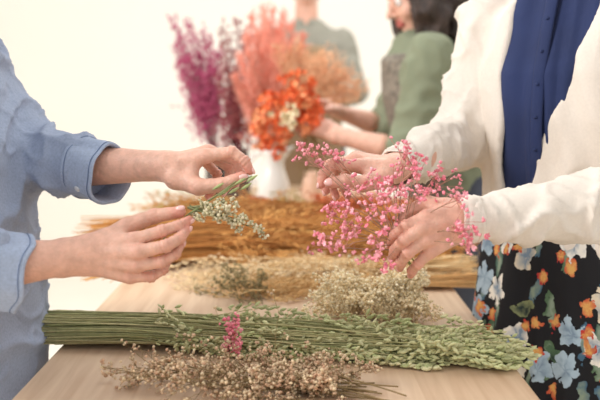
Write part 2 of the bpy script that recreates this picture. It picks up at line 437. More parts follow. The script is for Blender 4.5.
def legs_cloth(person,hip,feet,facing,lat,m,top,name='trousers'):
    def fn(p):
        d=torso(p,[(hip[2]-.1,hip[0],hip[1],.165,.115),(hip[2],hip[0],hip[1],.17,.12),(top,hip[0],hip[1],.15,.105)],lat)
        for k in (0,1):
            s=lat*(.085 if k else -.085); a=hip+s; an=feet[k]+A(0,0,.07); kn=(a+an)/2+facing*.02
            d=smin(d,chain(p,[a,kn,an],[.095,.075,.062],.03),.03)
        return np.maximum(d,feet[0][2]+.06-p[...,2])
    allp=np.array([hip+A(0,0,.2)]+list(feet))
    v,fc=sdf_mesh(fn,allp.min(0)-.2,allp.max(0)+.2,.012); v=wrinkle(v,fc,.006,9,None,1,3)
    addmesh(name,v,fc,m,parent=person)
    for k in (0,1):
        def fs(p):
            d=cap(p,feet[k]+A(0,0,.045)-facing*.04,feet[k]+A(0,0,.042)+facing*.13,.043,.036); d=smin(d,cap(p,feet[k]+A(0,0,.05),feet[k]+A(0,0,.10),.044,.044),.02)
            return np.maximum(d,feet[k][2]+.002-p[...,2])
        v,fc=sdf_mesh(fs,feet[k]-.22,feet[k]+.22,.006); addmesh('shoe',v,fc,M['shoe'],parent=person)
def cuff(person,c,ax,r,L,th,m,name='cuff',flare=1.0,seed=0,ribs=0,taper=1.0,stitch=False):
    # open band around the wrist: outer wall, rolled rim and inner wall
    ax=nrm(ax); x=nrm(np.cross(ax,A(0,0,1))); y=np.cross(ax,x); n=72
    def ring(rr,z,n=n):
        o=[]
        for j in range(n):
            a=j*2*math.pi/n
            w=noise.noise((math.cos(a)*1.6+seed,math.sin(a)*1.6,z*16))*.14+ (0.02*math.cos(ribs*a) if ribs else 0)
            zz=z+noise.noise((math.cos(a)*1.3,math.sin(a)*1.3+seed,9))*.007
            o.append(c+ax*zz+(x*math.cos(a)*.95+y*math.sin(a)*1.03)*rr*(1+w))
        return o
    prof=[(r*flare-.003,-L/2-.002),(r*flare,-L/2),(r*flare+.0006,-L/2+.003),(r*flare-.0008,-L/2+.006),(r,-L/4),(r*.99,0),(r,L/4),(r*taper-.0008,L/2-.007),(r*taper+.0006,L/2-.004),(r*taper,L/2-.001),(r*taper-th*.4,L/2),(r*taper-th,L/2-.003),(r*taper-th,0),(r*taper-th,-L/2)]
    v=[];f=[]
    for rr,z in prof: v+=ring(rr,z)
    for i in range(len(prof)-1):
        for j in range(n): f.append((i*n+j,i*n+(j+1)%n,(i+1)*n+(j+1)%n,(i+1)*n+j))
    o=addmesh(name,v,f,m,parent=person)
    if stitch:
        for z in (-L/2+.007,L/2-.008):
            tb=MB(); rr=r*(flare if z<0 else taper)
            q=ring(rr,z); q.append(q[0]); tb.tube(q,.0007,lin(120,136,168),4); tb.obj('stitching',M['thread'],parent=person)
    return o
def smesh(fn,lo,hi,h,amp,fr,ax=None,st=1,seed=0,**k):
    v,f=sdf_mesh(fn,lo,hi,h); v=relax(v,f,1); return wrinkle(v,f,amp,fr,ax,st,seed,**k),f
def ribbon(pts,nor,w,th,n=10):
    # flat strip following pts with surface normal nor
    pts=np.array(pts);nor=np.array(nor); d=np.gradient(pts,axis=0); d/=np.linalg.norm(d,axis=1)[:,None]; s=np.cross(d,nor); s/=np.linalg.norm(s,axis=1)[:,None]
    a=np.arange(n)*2*math.pi/n; v=pts[:,None]+s[:,None]*(np.cos(a)*w)[None,:,None]+nor[:,None]*(np.sin(a)*th)[None,:,None]
    f=[(i*n+j,i*n+(j+1)%n,(i+1)*n+(j+1)%n,(i+1)*n+j) for i in range(len(pts)-1) for j in range(n)]
    return v.reshape(-1,3),f
# ================================================================= SETTING
def quadbox(name,lo,hi,m,**k):
    x0,y0,z0=lo;x1,y1,z1=hi
    v=[(x0,y0,z0),(x1,y0,z0),(x1,y1,z0),(x0,y1,z0),(x0,y0,z1),(x1,y0,z1),(x1,y1,z1),(x0,y1,z1)]
    f=[(0,3,2,1),(4,5,6,7),(0,1,5,4),(1,2,6,5),(2,3,7,6),(3,0,4,7)]
    return addmesh(name,v,f,m,smooth=False,**k)
quadbox('floor',(-3.6,-1.5,-.1),(3.6,5.8,0),M['floor'],kind='structure')
quadbox('wall_back',(-3.6,5.8,-.1),(3.6,5.9,3.0),M['wall'],kind='structure')
quadbox('wall_left',(-3.7,-1.5,-.1),(-3.6,5.9,3.0),M['wall'],kind='structure')
quadbox('wall_right',(3.6,-1.5,-.1),(3.7,5.9,3.0),M['wall'],kind='structure')
# table
tab=empty('work_table','long light oak work table covered with dried flowers','table',(-.033,2.2,0))
o=quadbox('table_top',(-.396,.72,TZ-.035),(.33,3.72,TZ),M['wood'],parent=tab)
bv=o.modifiers.new('b','BEVEL'); bv.width=.004; bv.segments=3
quadbox('apron_rail',(-.34,.80,TZ-.11),(-.32,3.64,TZ-.035),M['wood'],parent=tab)
quadbox('apron_rail',(.255,.80,TZ-.11),(.275,3.64,TZ-.035),M['wood'],parent=tab)
for x in (-.36,.24):
    for y in (.78,3.6):
        quadbox('leg',(x,y,0),(x+.055,y+.055,TZ-.035),M['wood'],parent=tab)
# ================================================================= PERSON A (chambray shirt)
pa=empty('person','person in light blue chambray shirt holding a small sprig','person',(-.60,1.3,0))
HA={'w':P(166,166,1.25),
 'i':[P(206,156,1.222),P(232,152,1.212),P(245,161,1.208),P(250,171,1.206)],
 'm':[P(209,152,1.243),P(237,160,1.236),P(240,174,1.226),P(235,184,1.214)],
 'r':[P(207,152,1.264),P(230,168,1.26),P(230,183,1.248),P(223,192,1.236)],
 'p':[P(201,157,1.284),P(217,174,1.282),P(215,188,1.272),P(208,196,1.262)],
 't':[P(176,178,1.225),P(199,187,1.203),P(222,185,1.198),P(242,177,1.198)],'td':A(0,-1,-.3)}
HB={'w':P(88,255,1.13),
 'i':[P(135,240,1.118),P(162,231,1.118),P(178,226,1.130),P(189,220,1.142)],
 'm':[P(138,252,1.106),P(166,246,1.104),P(180,238,1.118),P(187,229,1.134)],
 'r':[P(136,265,1.110),P(162,262,1.106),P(175,254,1.122),P(181,244,1.140)],
 'p':[P(130,276,1.120),P(151,277,1.118),P(163,270,1.134),P(168,261,1.150)],
 't':[P(103,242,1.138),P(128,226,1.152),P(155,216,1.158),P(180,212,1.150)],'td':A(0,-.3,1)}
elA=[A(-.56,1.06,.97),P(14,152,1.42)]; shA=[A(-.61,1.13,1.27),A(-.61,1.47,1.27)]
cB=P(3,270,1.105); cA=P(92,170,1.31)
ha,na=hand(HA,cA+(elA[1]-cA)*.25,.036); hb,nb_=hand(HB,cB+(elA[0]-cB)*.15,.036)
hipA=A(-.58,1.3,.86); fx=A(1.,0,0); laA=A(0,-1.,0)
feA=[A(-.60,1.40,0),A(-.60,1.20,0)]
hdA=head(A(-.56,1.30,1.53),A(1,0,-.35),.005,neck=A(-.61,1.3,1.34))
lb=lowbody(shA,elA,hipA,A(-.60,1.3,1.15),A(-.61,1.3,1.36),feA,fx,laA,[HB['w'],HA['w']])
v,f,c=joinm([ha,hb,hdA,lb]); addmesh('body',v,f,M['skin'],parent=pa,col=c)
put_nails(pa,na+nb_); hair(pa,A(-.56,1.30,1.53),A(1,0,-.35),M['hair2'],.14,2)
legs_cloth(pa,hipA,feA,fx,laA,M['trouser'],.95)
axA=nrm(cA-elA[1]); axB=nrm(cB-elA[0])
def shirtA(p):
    d=torso(p,[(.62,-.575,1.3,.19,.155),(.9,-.575,1.3,.18,.15),(1.1,-.59,1.3,.185,.14),(1.22,-.605,1.3,.18,.12),(1.33,-.61,1.3,.10,.08)],A(0,1))
    s=chain(p,[shA[1],elA[1],cA],[.072,.060,.046],.03); s=np.maximum(s,(p-cA.astype(np.float32))@axA.astype(np.float32))
    t=chain(p,[shA[0],elA[0],cB],[.073,.064,.050],.03); t=np.maximum(t,(p-(cB-axB*.01).astype(np.float32))@axB.astype(np.float32))
    d=smin(smin(d,s,.03),t,.03)
    return smax(d,-cap(p,A(-.57,1.3,1.34),A(-.53,1.3,1.45),.055,.09),.01)
v,f=smesh(shirtA,(-.86,.92,.58),(-.2,1.62,1.42),.0045,.012,6.5,nrm(A(.8,0,-.5)),1.6,1,sharp=True)
v=wrinkle(v,f,.0045,14,nrm(A(.5,.2,.8)),1.9,4,sharp=True)
addmesh('shirt',v,f,M['denim'],parent=pa)
cuff(pa,cA+axA*.012,axA,.046,.066,.005,M['cuffd'],flare=1.05,seed=1,taper=.99,stitch=True)
cuff(pa,cB,axB,.052,.06,.005,M['cuffd'],flare=1.03,seed=4,stitch=True)
tv,tf=puff_t(1,0)
bd=nrm(A(0,-1,-.55)-axA*(A(0,-1,-.55)@axA)); q=cA+axA*.014+bd*.0475
addmesh('button',q+tv[:,0:1]*axA*.0055+tv[:,1:2]*bd*.0022+tv[:,2:3]*np.cross(axA,bd)*.0055,tf,M['button'],parent=pa)
# ================================================================= PERSON B (cream cardigan)
pb=empty('person','person in cream cardigan and black floral skirt holding pink flowers','person',(.505,1.5,0))
fB=A(-.65,-.76,0); laB=A(.76,-.65,0)
HC={'w':P(396,168,1.30),
 'i':[P(359,166,1.276),P(334,164,1.262),P(323,174,1.256),P(321,185,1.252)],
 'm':[P(355,160,1.296),P(330,165,1.29),P(322,180,1.28),P(326,191,1.27)],
 'r':[P(356,158,1.317),P(335,170,1.312),P(331,186,1.30),P(336,196,1.29)],
 'p':[P(361,160,1.336),P(345,173,1.333),P(343,188,1.32),P(348,197,1.31)],
 't':[P(383,178,1.272),P(363,184,1.246),P(345,181,1.240),P(330,183,1.241)],'td':A(0,-1,.4)}
HD={'w':P(462,222,1.17),
 'i':[P(427,217,1.160),P(406,226,1.158),P(395,235,1.170),P(390,245,1.184)],
 'm':[P(424,228,1.150),P(404,240,1.148),P(395,250,1.162),P(392,258,1.180)],
 'r':[P(425,240,1.152),P(408,253,1.150),P(401,262,1.167),P(400,268,1.186)],
 'p':[P(430,251,1.160),P(418,264,1.160),P(412,271,1.176),P(411,275,1.190)],
 't':[P(448,210,1.182),P(426,204,1.195),P(408,213,1.200),P(398,227,1.197)],'td':A(0,-.7,.7)}
shB=[A(.361,1.624,1.29),A(.649,1.376,1.29)]; elB=[P(462,138,1.58),P(648,205,1.24)]
cC=P(402,166,1.325); cD=P(470,219,1.172)
hc,nc=hand(HC,cC+(elB[0]-cC)*.3,.034); hd,nd=hand(HD,cD+(elB[1]-cD)*.25,.034)
hcB=A(.47,1.46,1.56)
hdB=head(hcB,A(-.8,-.5,-.4),.005,neck=A(.5,1.495,1.36))
hipB=A(.505,1.5,.86); feB=[A(.44,1.56,0),A(.58,1.44,0)]
lb=lowbody(shB,elB,hipB,A(.505,1.5,1.15),A(.505,1.5,1.36),feB,fB,laB,[HC['w'],HD['w']])
v,f,c=joinm([hc,hd,hdB,lb]); addmesh('body',v,f,M['skin'],parent=pb,col=c)
put_nails(pb,nc+nd); hair(pb,hcB,A(-.8,-.5,-.4),M['hair'],.13,6)
profB=[(.86,.505,1.5,.165,.125),(1.0,.505,1.5,.155,.115),(1.12,.505,1.5,.165,.13),(1.2,.505,1.5,.17,.128),(1.30,.505,1.5,.15,.10),(1.40,.505,1.5,.07,.065)]
def blouse(p):
    l=(p[...,0]-.505)*laB[0]+(p[...,1]-1.5)*laB[1]; k=np.clip((p[...,2]-.9)/.4,0,1)
    return smax(torso(p,profB,laB)+.005*np.sin(l*150+3*np.sin(l*31))*(1-.4*k),-cap(p,A(.46,1.44,1.42),A(.42,1.40,1.48),.05,.08),.01)
v,f=smesh(blouse,(.25,1.25,.84),(.76,1.75,1.42),.005,.008,12,A(0,0,1),.35,8)
addmesh('blouse',v,f,M['blouse'],parent=pb)
def surfB(l,z,off):
    a=np.interp(z,[r[0] for r in profB],[r[3] for r in profB]); b=np.interp(z,[r[0] for r in profB],[r[4] for r in profB])
    w=b*(1-abs(l/a)**2.3)**(1/2.3)+off; return A(.505,1.5,z)+laB*l+fB*w
pts=[surfB(-.02-.02*(1.34-z),z,.005) for z in np.linspace(1.34,.98,30)]; v,f=ribbon(pts,[fB]*30,.011,.004)
addmesh('placket',v,f,M['blouse'],parent=pb)
for z in (1.29,1.235,1.18,1.125,1.07):
    addmesh('button',surfB(-.02-.02*(1.34-z),z,.0095)+tv*.0032,tf,M['blouse'],parent=pb)
axC=nrm(cC-elB[0]); axD=nrm(cD-elB[1])
OZ=[.85,.95,1.07,1.155,1.31,1.4]; OW=[.028,.03,.036,.058,.083,.06]; OL=[-.07,-.068,-.065,-.043,-.018,-.01]
profK=[(.885,.505,1.5,.176,.138),(1.0,.505,1.5,.167,.128),(1.12,.505,1.5,.175,.139),(1.2,.505,1.5,.179,.137),(1.30,.505,1.5,.162,.108),(1.38,.505,1.5,.08,.076)]
def cardi(p):
    d=torso(p,profK,laB)
    z=p[...,2]; dx=p[...,0]-.505; dy=p[...,1]-1.5; l=dx*laB[0]+dy*laB[1]; w=dx*fB[0]+dy*fB[1]
    d=d+.0045*np.sin(l*95+z*9+2*np.sin(z*11))*np.clip((1.32-z)/.2,0,1)
    ow=np.interp(z,OZ,OW)+.004*np.sin(z*38); ol=np.interp(z,OZ,OL)
    wedge=np.maximum(np.abs(l-ol)-ow,.0-w)
    d=smax(d,-wedge,.006)
    s=chain(p,[shB[0],elB[0],cC],[.062,.052,.033],.03); s=np.maximum(s,(p-cC.astype(np.float32))@axC.astype(np.float32))
    t=chain(p,[shB[1],elB[1],cD],[.068,.066,.033],.03); t=np.maximum(t,(p-cD.astype(np.float32))@axD.astype(np.float32))
    return smin(smin(d,s,.02),t,.02)
v,f=sdf_mesh(cardi,(.1,1.04,.84),(.82,1.82,1.46),.005); v=relax(v,f,2)
v0=v.copy(); tor=np.clip((.21-np.hypot(v[:,0]-.505,v[:,1]-1.5))/.05,0,1)[:,None]
va=wrinkle(v0,f,.009,10,A(0,0,1),.3,20,sharp=True); vb=wrinkle(v0,f,.010,8,nrm(axD+A(0,0,.7)),1.9,21,sharp=True); vb=wrinkle(vb,f,.0045,20,nrm(axD-A(0,0,.4)),1.8,5,sharp=True)
v=va*tor+vb*(1-tor)
addmesh('cardigan',v,f,M['cardi'],parent=pb)
cuff(pb,cC+axC*.008,axC,.034,.03,.003,M['cardi'],seed=7,ribs=30,flare=1.0,taper=.9)
cuff(pb,cD+axD*.006,axD,.033,.03,.003,M['cardi'],seed=9,ribs=30,flare=1.0,taper=.92)
def skirt(p):
    th=np.arctan2(p[...,1]-1.5,p[...,0]-.505); k=np.clip((.97-p[...,2])/.5,0,1)
    return torso(p,[(.22,.515,1.5,.23,.2),(.7,.515,1.5,.19,.155),(.86,.51,1.5,.178,.142),(.97,.505,1.5,.16,.125)],laB)+.011*k*np.sin(th*14+1.5*np.sin(th*3))
v,f=smesh(skirt,(.2,1.2,.18),(.84,1.8,1.0),.007,.007,9,A(0,0,1),.3,2)
addmesh('skirt',v,f,M['floral'],parent=pb)
for k in (0,1):
    fe=feB[k]
    def fs(p):
        d=cap(p,fe+A(0,0,.045)-fB*.04,fe+A(0,0,.042)+fB*.13,.043,.036); return np.maximum(d,fe[2]+.002-p[...,2])
    v,f=sdf_mesh(fs,fe-.22,fe+.22,.006); addmesh('shoe',v,f,M['shoe'],parent=pb)
# ================================================================= PERSON C (sage sweater)
pc=empty('person','person in sage green sweater leaning over table with orange flowers','person',(.50,2.6,0))
fC=A(-1.,0,0); laC=A(0,1.,0)
shC=[A(.37,2.77,1.26),A(.37,2.43,1.26)]; elC=[P(388,128,2.80),P(412,154,2.38)]
wC=[P(338,112,2.72),P(336,135,2.44)]
H0=auto_hand(wC[0],P(305,98,2.66)-wC[0],A(-.2,-.3,-1),.6,1); H1=auto_hand(wC[1],P(300,118,2.5)-wC[1],A(-.2,.8,-.5),.6,-1)
h0,_=hand(H0,wC[0]*.4+elC[0]*.6,.036,.003); h1,_=hand(H1,wC[1]*.4+elC[1]*.6,.036,.003)
hcC=A(.355,2.6,1.46); fcC=A(-1,-.25,-.45)
hdC=head(hcC,fcC,neck=A(.39,2.6,1.31))
feC=[A(.53,2.5,0),A(.53,2.7,0)]; hipC=A(.52,2.6,.86)
lb=lowbody(shC,elC,hipC,A(.42,2.6,1.15),A(.385,2.6,1.33),feC,fC,laC,wC)
v,f,c=joinm([h0,h1,hdC,lb]); addmesh('body',v,f,M['skin'],parent=pc,col=c)
hair(pc,hcC,fcC,M['hair'],.17,12,.10,side=1,amp=.024)
legs_cloth(pc,hipC,feC,fC,laC,M['trouser'],.95)
tC=[(.80,.50,2.6,.17,.135),(1.0,.45,2.6,.175,.14),(1.15,.41,2.6,.18,.14),(1.25,.38,2.6,.17,.12),(1.35,.375,2.6,.08,.07)]
def sweater(p):
    d=torso(p,tC,laC)
    for k in (0,1):
        e=elC[k]+(wC[k]-elC[k])*(.32 if k else .25); a=nrm(e-elC[k]).astype(np.float32)
        s=chain(p,[shC[k],elC[k],e],[.078,.066,.052],.03); s=np.maximum(s,(p-e.astype(np.float32))@a); d=smin(d,s,.05)
    return d
v,f=smesh(sweater,(.1,2.2,.76),(.72,3.0,1.42),.008,.012,12,A(0,0,1),1.3,30); addmesh('sweater',v,f,M['green'],parent=pc)
def aprC(p):
    d=torso(p,[(.50,.50,2.6,.19,.16)]+[(a,b,c_,d_+.012,e+.012) for a,b,c_,d_,e in tC[:3]]+[(1.28,.382,2.6,.17,.135)],laC)
    return np.maximum(np.maximum(d,p[...,0]-np.interp(p[...,2],[.8,1.35],[.44,.33])),np.abs(p[...,1]-2.6)-np.interp(p[...,2],[.9,1.1,1.24],[.17,.16,.14]))
v,f=smesh(aprC,(.1,2.38,.48),(.6,2.82,1.34),.007,.003,12); addmesh('apron',v,f,M['plaid'],parent=pc)
# ================================================================= PERSON D (grey shirt + apron)
pd=empty('person','standing person in grey shirt and brown apron behind the flowers','person',(.03,3.95,0))
fD=A(0,-1.,0); laD=A(1.,0,0); c0=.03
shD=[A(c0-.165,3.95,1.40),A(c0+.165,3.95,1.40)]; elD=[A(c0-.22,3.86,1.17),A(c0+.22,3.86,1.17)]; wD=[A(c0-.10,3.66,1.12),A(c0+.10,3.66,1.12)]
hs=[]
for k in (0,1):
    H=auto_hand(wD[k],A(.3*(1 if k==0 else -1),-1,.1),A(0,-.1,-1),.7,-1 if k==0 else 1); h_,_=hand(H,wD[k]*.4+elD[k]*.6,.034,.0035); hs.append(h_)
hcD=A(c0,3.91,1.69)
hs.append(head(hcD,A(0,-1,-.35),.005,neck=A(c0,3.95,1.46)))
feD=[A(c0-.1,3.97,0),A(c0+.1,3.97,0)]; hipD=A(c0,3.95,.92)
hs.append(lowbody(shD,elD,hipD,A(c0,3.95,1.25),A(c0,3.95,1.5),feD,fD,laD,wD))
v,f,c=joinm(hs); addmesh('body',v,f,M['skin'],parent=pd,col=c)
hair(pd,hcD,A(0,-1,-.35),M['hair2'],.08,9,.06); legs_cloth(pd,hipD,feD,fD,laD,M['trouser'],1.0)
pD=[(.86,c0,3.95,.17,.125),(1.05,c0,3.95,.16,.115),(1.25,c0,3.95,.175,.125),(1.38,c0,3.95,.18,.11),(1.44,c0,3.95,.13,.09),(1.50,c0,3.95,.07,.07)]
def shirtD(p):
    d=torso(p,pD,laD)
    for k in (0,1):
        e=elD[k]+(wD[k]-elD[k])*.5; s=chain(p,[shD[k],elD[k],e],[.062,.056,.048],.03); d=smin(d,s,.04)
    return smax(d,-cap(p,A(c0,3.86,1.48),A(c0,3.80,1.52),.04,.07),.01)
v,f=smesh(shirtD,(-.32,3.6,.8),(.4,4.15,1.56),.009,.008,12,None,1,40); addmesh('shirt',v,f,M['greysh'],parent=pd)
def apr(p):
    d=torso(p,[(.45,c0,3.95,.19,.16)]+[(a,b,c_,d_+.014,e+.014) for a,b,c_,d_,e in pD[:4]],laD)
    return np.maximum(np.maximum(d,p[...,1]-3.93),np.abs(p[...,0]-c0)-np.interp(p[...,2],[.9,1.1,1.30],[.17,.16,.085]))
v,f=smesh(apr,(-.22,3.7,.4),(.3,4.1,1.45),.008,.003,12); addmesh('apron',v,f,M['apron'],parent=pd)
# ================================================================= PLANTS
def branchy(tb,fb,base,tip,nside,spread,tcol,fcol,fcol2,fs,fl='puff',tr=.0007,zmin=None,start=.3,sub=4,bl=.4,clump=3,cs=.006,bend=.04):
    base=np.asarray(base);tip=np.asarray(tip); Ln=np.linalg.norm(tip-base); md=(tip-base)/Ln
    mid=(base+tip)/2+rv(bend*Ln)
    def zc(q):
        if zmin is not None: q[...,2]=np.maximum(q[...,2],zmin)
        return q
    m=zc(bez(base,mid,tip,10)); tc=np.array(lin(*tcol)); tb.tube(m,np.linspace(tr*2,tr*.9,10),tc*rng.uniform(.8,1.1),4)
    Cs=[];Ds=[]
    for i in range(nside):
        s=start+(1-start)*(i+rng.uniform(0,1))/nside; s=min(s,.99)
        k=int(s*9); p0=m[k]+(m[min(k+1,9)]-m[k])*(s*9-k)
        d=nrm(md+rv(spread)); L1=Ln*bl*(1.15-s*.85)*rng.uniform(.7,1.2); p1=p0+d*L1
        c1=zc(bez(p0,p0+md*L1*.45+d*L1*.1,p1,6)); tb.tube(c1,np.linspace(tr*1.1,tr*.6,6),tc*rng.uniform(.8,1.15),3)
        for j in range(sub):
            q0=c1[min(5,2+j*4//max(sub,1))]; d2=nrm(d+rv(spread*.8)); q1=q0+d2*L1*rng.uniform(.15,.42)
            q1=zc(q1.copy()); tb.tube(np.array([q0,(q0+q1)/2+rv(.001),q1]),tr*.55,tc*rng.uniform(.85,1.2),3)
            for _ in range(clump): Cs.append(q1+rv(cs)); Ds.append(d2+rv(.35))
    Cs=zc(np.array(Cs)); n=len(Cs); cc=vary(fcol,n,.16,fcol2); sz=rng.uniform(.6,1.25,n)*fs
    if fl=='puff': fb.inst(*PUFF,Cs,Ds,sz,cc)
    elif fl=='puf0': fb.inst(*PUF0,Cs,Ds,sz,cc)
    elif fl=='pet': fb.inst(*PET,Cs,Ds,sz,cc)
    else: fb.inst(*SEED,Cs,Ds,np.stack([sz*.7,sz*.7,sz*1.5],1),cc)
def thing(name,label,cat,loc,tb,fb,fn='flower_heads'):
    e=empty(name,label,cat,loc)
    if tb and tb.n: tb.obj('stems',M['plant'],parent=e,kind='stuff')
    if fb and fb.n: fb.obj(fn,M['plant'],parent=e,kind='stuff')
    return e
# --- pink gypsophila held between both hands
tb,fb=MB(),MB(); grip=P(397,246,1.192)
cl=[(300,152,1.25),(312,155,1.25),(327,153,1.24),(336,158,1.25),(408,147,1.2),(416,156,1.2),(402,164,1.2),(392,178,1.2),(374,182,1.2),(354,190,1.2),(338,206,1.19),(352,214,1.17),(328,214,1.2),(326,236,1.18),(342,248,1.16),(324,245,1.2),(358,228,1.16),(370,208,1.16),(386,197,1.17),(396,189,1.18),(420,174,1.2),(434,179,1.22),(445,182,1.22),(430,191,1.19),(376,240,1.14),(368,253,1.15),(384,262,1.13),(400,206,1.14),(456,201,1.13),(465,222,1.12),(469,246,1.12),(461,234,1.12),(416,196,1.15),(347,232,1.2),(388,222,1.15),(380,190,1.19)]
for a,b,y in cl:
    t=P(a,b,y); g=grip+rv(.003)
    m=bez(g,(g+t)/2+A(0,-.01,.02)+rv(.008),t,10); tb.tube(m,np.linspace(.0009,.0005,10),vary((176,140,116),1,.2)[0],4)
    for j in range(8):
        s0=m[rng.integers(7,10)]; q=t+rv(.0100); q[1]+=rv(.005)[1]
        tb.tube(np.array([s0,(s0+q)/2+rv(.002),q]),.0004,vary((200,140,124),1,.2)[0],3)
        n=2; fb.inst(*PUFF,q+rng.normal(0,.0028,(n,3)),rng.normal(0,1,(n,3)),rng.uniform(.0016,.0028,n),vary((238,132,150),n,.12,(248,182,188)))
        if j%2: fb.inst(*PET,[q+rv(.003)],[q-grip+rv(.05)],[rng.uniform(.0038,.0054)],vary((236,122,144),1,.12,(250,186,194)))
for e in (P(411,264,1.205),P(420,266,1.21),P(416,274,1.215)): tb.tube(bez(grip,(grip+e)/2+A(0,.005,0),e,6),.001,lin(120,130,70),4)
thing('pink_gypsophila_bunch','loose bunch of tiny pink dyed gypsophila held in two hands','flowers',grip,tb,fb)
# --- sprig held at left hands
tb,fb=MB(),MB(); g=P(205,211,1.17)
g2=P(246,174,1.202); gB=P(186,216,1.146)
tb.tube(bez(P(158,246,1.19),P(172,228,1.165),gB,8),.0010,lin(130,138,90),4)
tb.tube(bez(gB,P(206,204,1.155),g2,10),.0011,lin(130,138,90),4)
tb.tube(bez(gB,P(212,196,1.165),P(252,176,1.195),10),.0009,lin(130,138,90),4)
for a,b,y in [(266,233,1.17),(254,225,1.16),(243,217,1.16),(232,208,1.15),(223,219,1.15),(210,214,1.15),(218,205,1.15),(242,229,1.16),(236,199,1.17),(200,220,1.148)]:
    t=P(a,b,y); branchy(tb,fb,P(190+rng.uniform(-3,10),210+rng.uniform(-6,2),1.155),t,5,.4,(140,142,100),(226,214,186),(188,180,138),.0021,'puf0',.0005,sub=3,clump=3,cs=.0026,bl=.3)
for a,b in [(256,176),(250,184),(244,179),(238,188),(228,190),(222,184)]:
    t=P(a,b,1.185); fb.inst(*SEED,[P(a-10,b+6,1.185)],[t-P(a-10,b+6,1.185)],[[.005,.005,.020]],vary((170,182,124),1,.1))
thing('flower_sprig','small pale green and cream dried sprig held between fingertips','flowers',g,tb,fb)
# --- bundles
def bundle(name,label,cat,a,b,n,w0,w1,hh,scol,scol2,ear=None,tie=None,tiew=.6,stray=.0,sr=.0013,length_var=.12,fn='seed_heads',wild=0,dj=.12,cut=.4):
    tb,fb=MB(),MB(); a=np.array(a,float);b=np.array(b,float); Ln=np.linalg.norm(b-a); ax=(b-a)/Ln; sd=nrm(np.cross(A(0,0,1),ax))
    for i in range(n):
        u=rng.uniform(-1,1); q=rng.uniform(0,1)**.8*(1-.55*u*u)
        l0=-rng.uniform(0,length_var)*Ln*cut; l1=1+rng.uniform(-length_var,min(.5,length_var)*.3)
        tt=tie if tie is not None else .4
        z0=TZ+.002
        u2=u*.75+rng.normal(0,.28); wv=rng.normal(0,wild)
        p0=a+ax*(l0)+sd*(u*w0*1.15-wv*.6); p0[2]=z0+q*hh*.9+.001+abs(rng.normal(0,stray*.5))
        p1=a+ax*Ln*tt+sd*u*w0*tiew; p1[2]=z0+q*hh*tiew+.004+.1*hh
        p2=a+ax*Ln*(tt+l1)/2+sd*(u*.5*w0+u2*.5*w1+wv*.4)+rv(.004); p2[2]=z0+q*hh+rng.uniform(0,.012)
        p3=a+ax*Ln*l1+sd*(u2*w1+wv)+rv(.006); p3[2]=max(z0+.003,z0+q*hh*.8+rng.normal(0,stray+.006))
        t=np.linspace(0,l1,12)[:,None]
        k=np.array([0,tt*min(1,l1),(tt+l1)/2 if l1>tt else l1*.9,l1]); pts=np.stack([np.interp(t[:,0],k,[x[j] for x in (p0,p1,p2,p3)]) for j in range(3)],1)
        pts[1:-1]=.25*pts[:-2]+.5*pts[1:-1]+.25*pts[2:]; pts[:,2]=np.maximum(pts[:,2],z0)
        c=vary(scol,1,.18,scol2)[0]; tb.tube(pts,np.linspace(sr,sr*.6,12)*rng.uniform(.7,1.2),c,4)
        if ear:
            el,ns,sl,sw,c1,c2,op=ear
            d=nrm(nrm(pts[-1]-pts[-2])+rv(dj)); s=(np.arange(ns)/ns)[:,None]
            dd=d[None]+rng.normal(0,op,(ns,3))*(1.1-s*.6); dd/=np.linalg.norm(dd,axis=1)[:,None]
            C=pts[-1]-d*el*(1-s)+d*el*.35+dd*sl*.1+rng.normal(0,sl*.2,(ns,3)); C[:,2]-=.02*s[:,0]**2
            C[:,2]=np.maximum(C[:,2],z0+.002); dd[:,2]=np.where(C[:,2]<z0+.01,np.abs(dd[:,2]),dd[:,2])
            sz=rng.uniform(.75,1.2,ns)
            fb.inst(*(SEED if sw>.004 else THIN),C,dd,np.stack([sz*sw,sz*sw,sz*sl],1),vary(c1,1,.1,c2)*rng.uniform(.85,1.15,(ns,1)))
    return thing(name,label,cat,(a+b)/2,tb,fb,fn)
bundle('oat_bundle','large bundle of green dried oat stems with drooping ears','dried grass',(-.39,1.375,TZ),(.225,1.275,TZ),340,.052,.060,.044,(138,144,94),(194,184,138),
  ear=(.13,26,.0130,.0056,(180,188,134),(214,210,166),.5),tie=.2,tiew=.92,length_var=.62,sr=.0013,stray=.007,wild=.009,dj=.10,cut=.15)
# --- statice spread at near edge
def lay(name,label,cat,specs,tcol,f1,f2,fs,loc,n=10,spread=.5,sub=4,clump=3,cs=.005,fl='puff',bl=.4,tr=.0008):
    tb,fb=MB(),MB()
    for (x0,y0,z0,x1,y1,z1) in specs:
        branchy(tb,fb,A(x0,y0,TZ+z0),A(x1,y1,TZ+z1),n,spread,tcol,f1,f2,fs,fl,tr,TZ+.003,sub=sub,clump=clump,cs=cs,bl=bl)
    return thing(name,label,cat,loc,tb,fb)
sp=[]
for i in range(16):
    x1=rng.uniform(-.29,.04); y=rng.uniform(1.05,1.21); sp.append((.12+rng.uniform(-.05,.03),rng.uniform(1.07,1.15),.004,x1,y,rng.uniform(.008,.045)))
for i in range(6): sp.append((-.02,1.11,.004,rng.uniform(.02,.10),rng.uniform(1.06,1.17),rng.uniform(.015,.04)))
lay('statice_spray','spray of brown and cream dried statice lying on the table','dried flowers',sp,(140,118,80),(226,206,170),(190,150,122),.0022,(-.05,1.11,TZ),n=12,spread=.5,sub=5,clump=3,cs=.0036,bl=.32,fl='puf0',tr=.0006)
tb,fb=MB(),MB()
for k in range(6):
    t=P(rng.uniform(216,240),rng.uniform(320,352),1.20); branchy(tb,fb,P(226,354,1.18),t,5,.5,(140,110,80),(238,124,146),(246,168,176),.0024,'puff',.0005,zmin=TZ+.003,sub=3,clump=2,cs=.004,bl=.5)
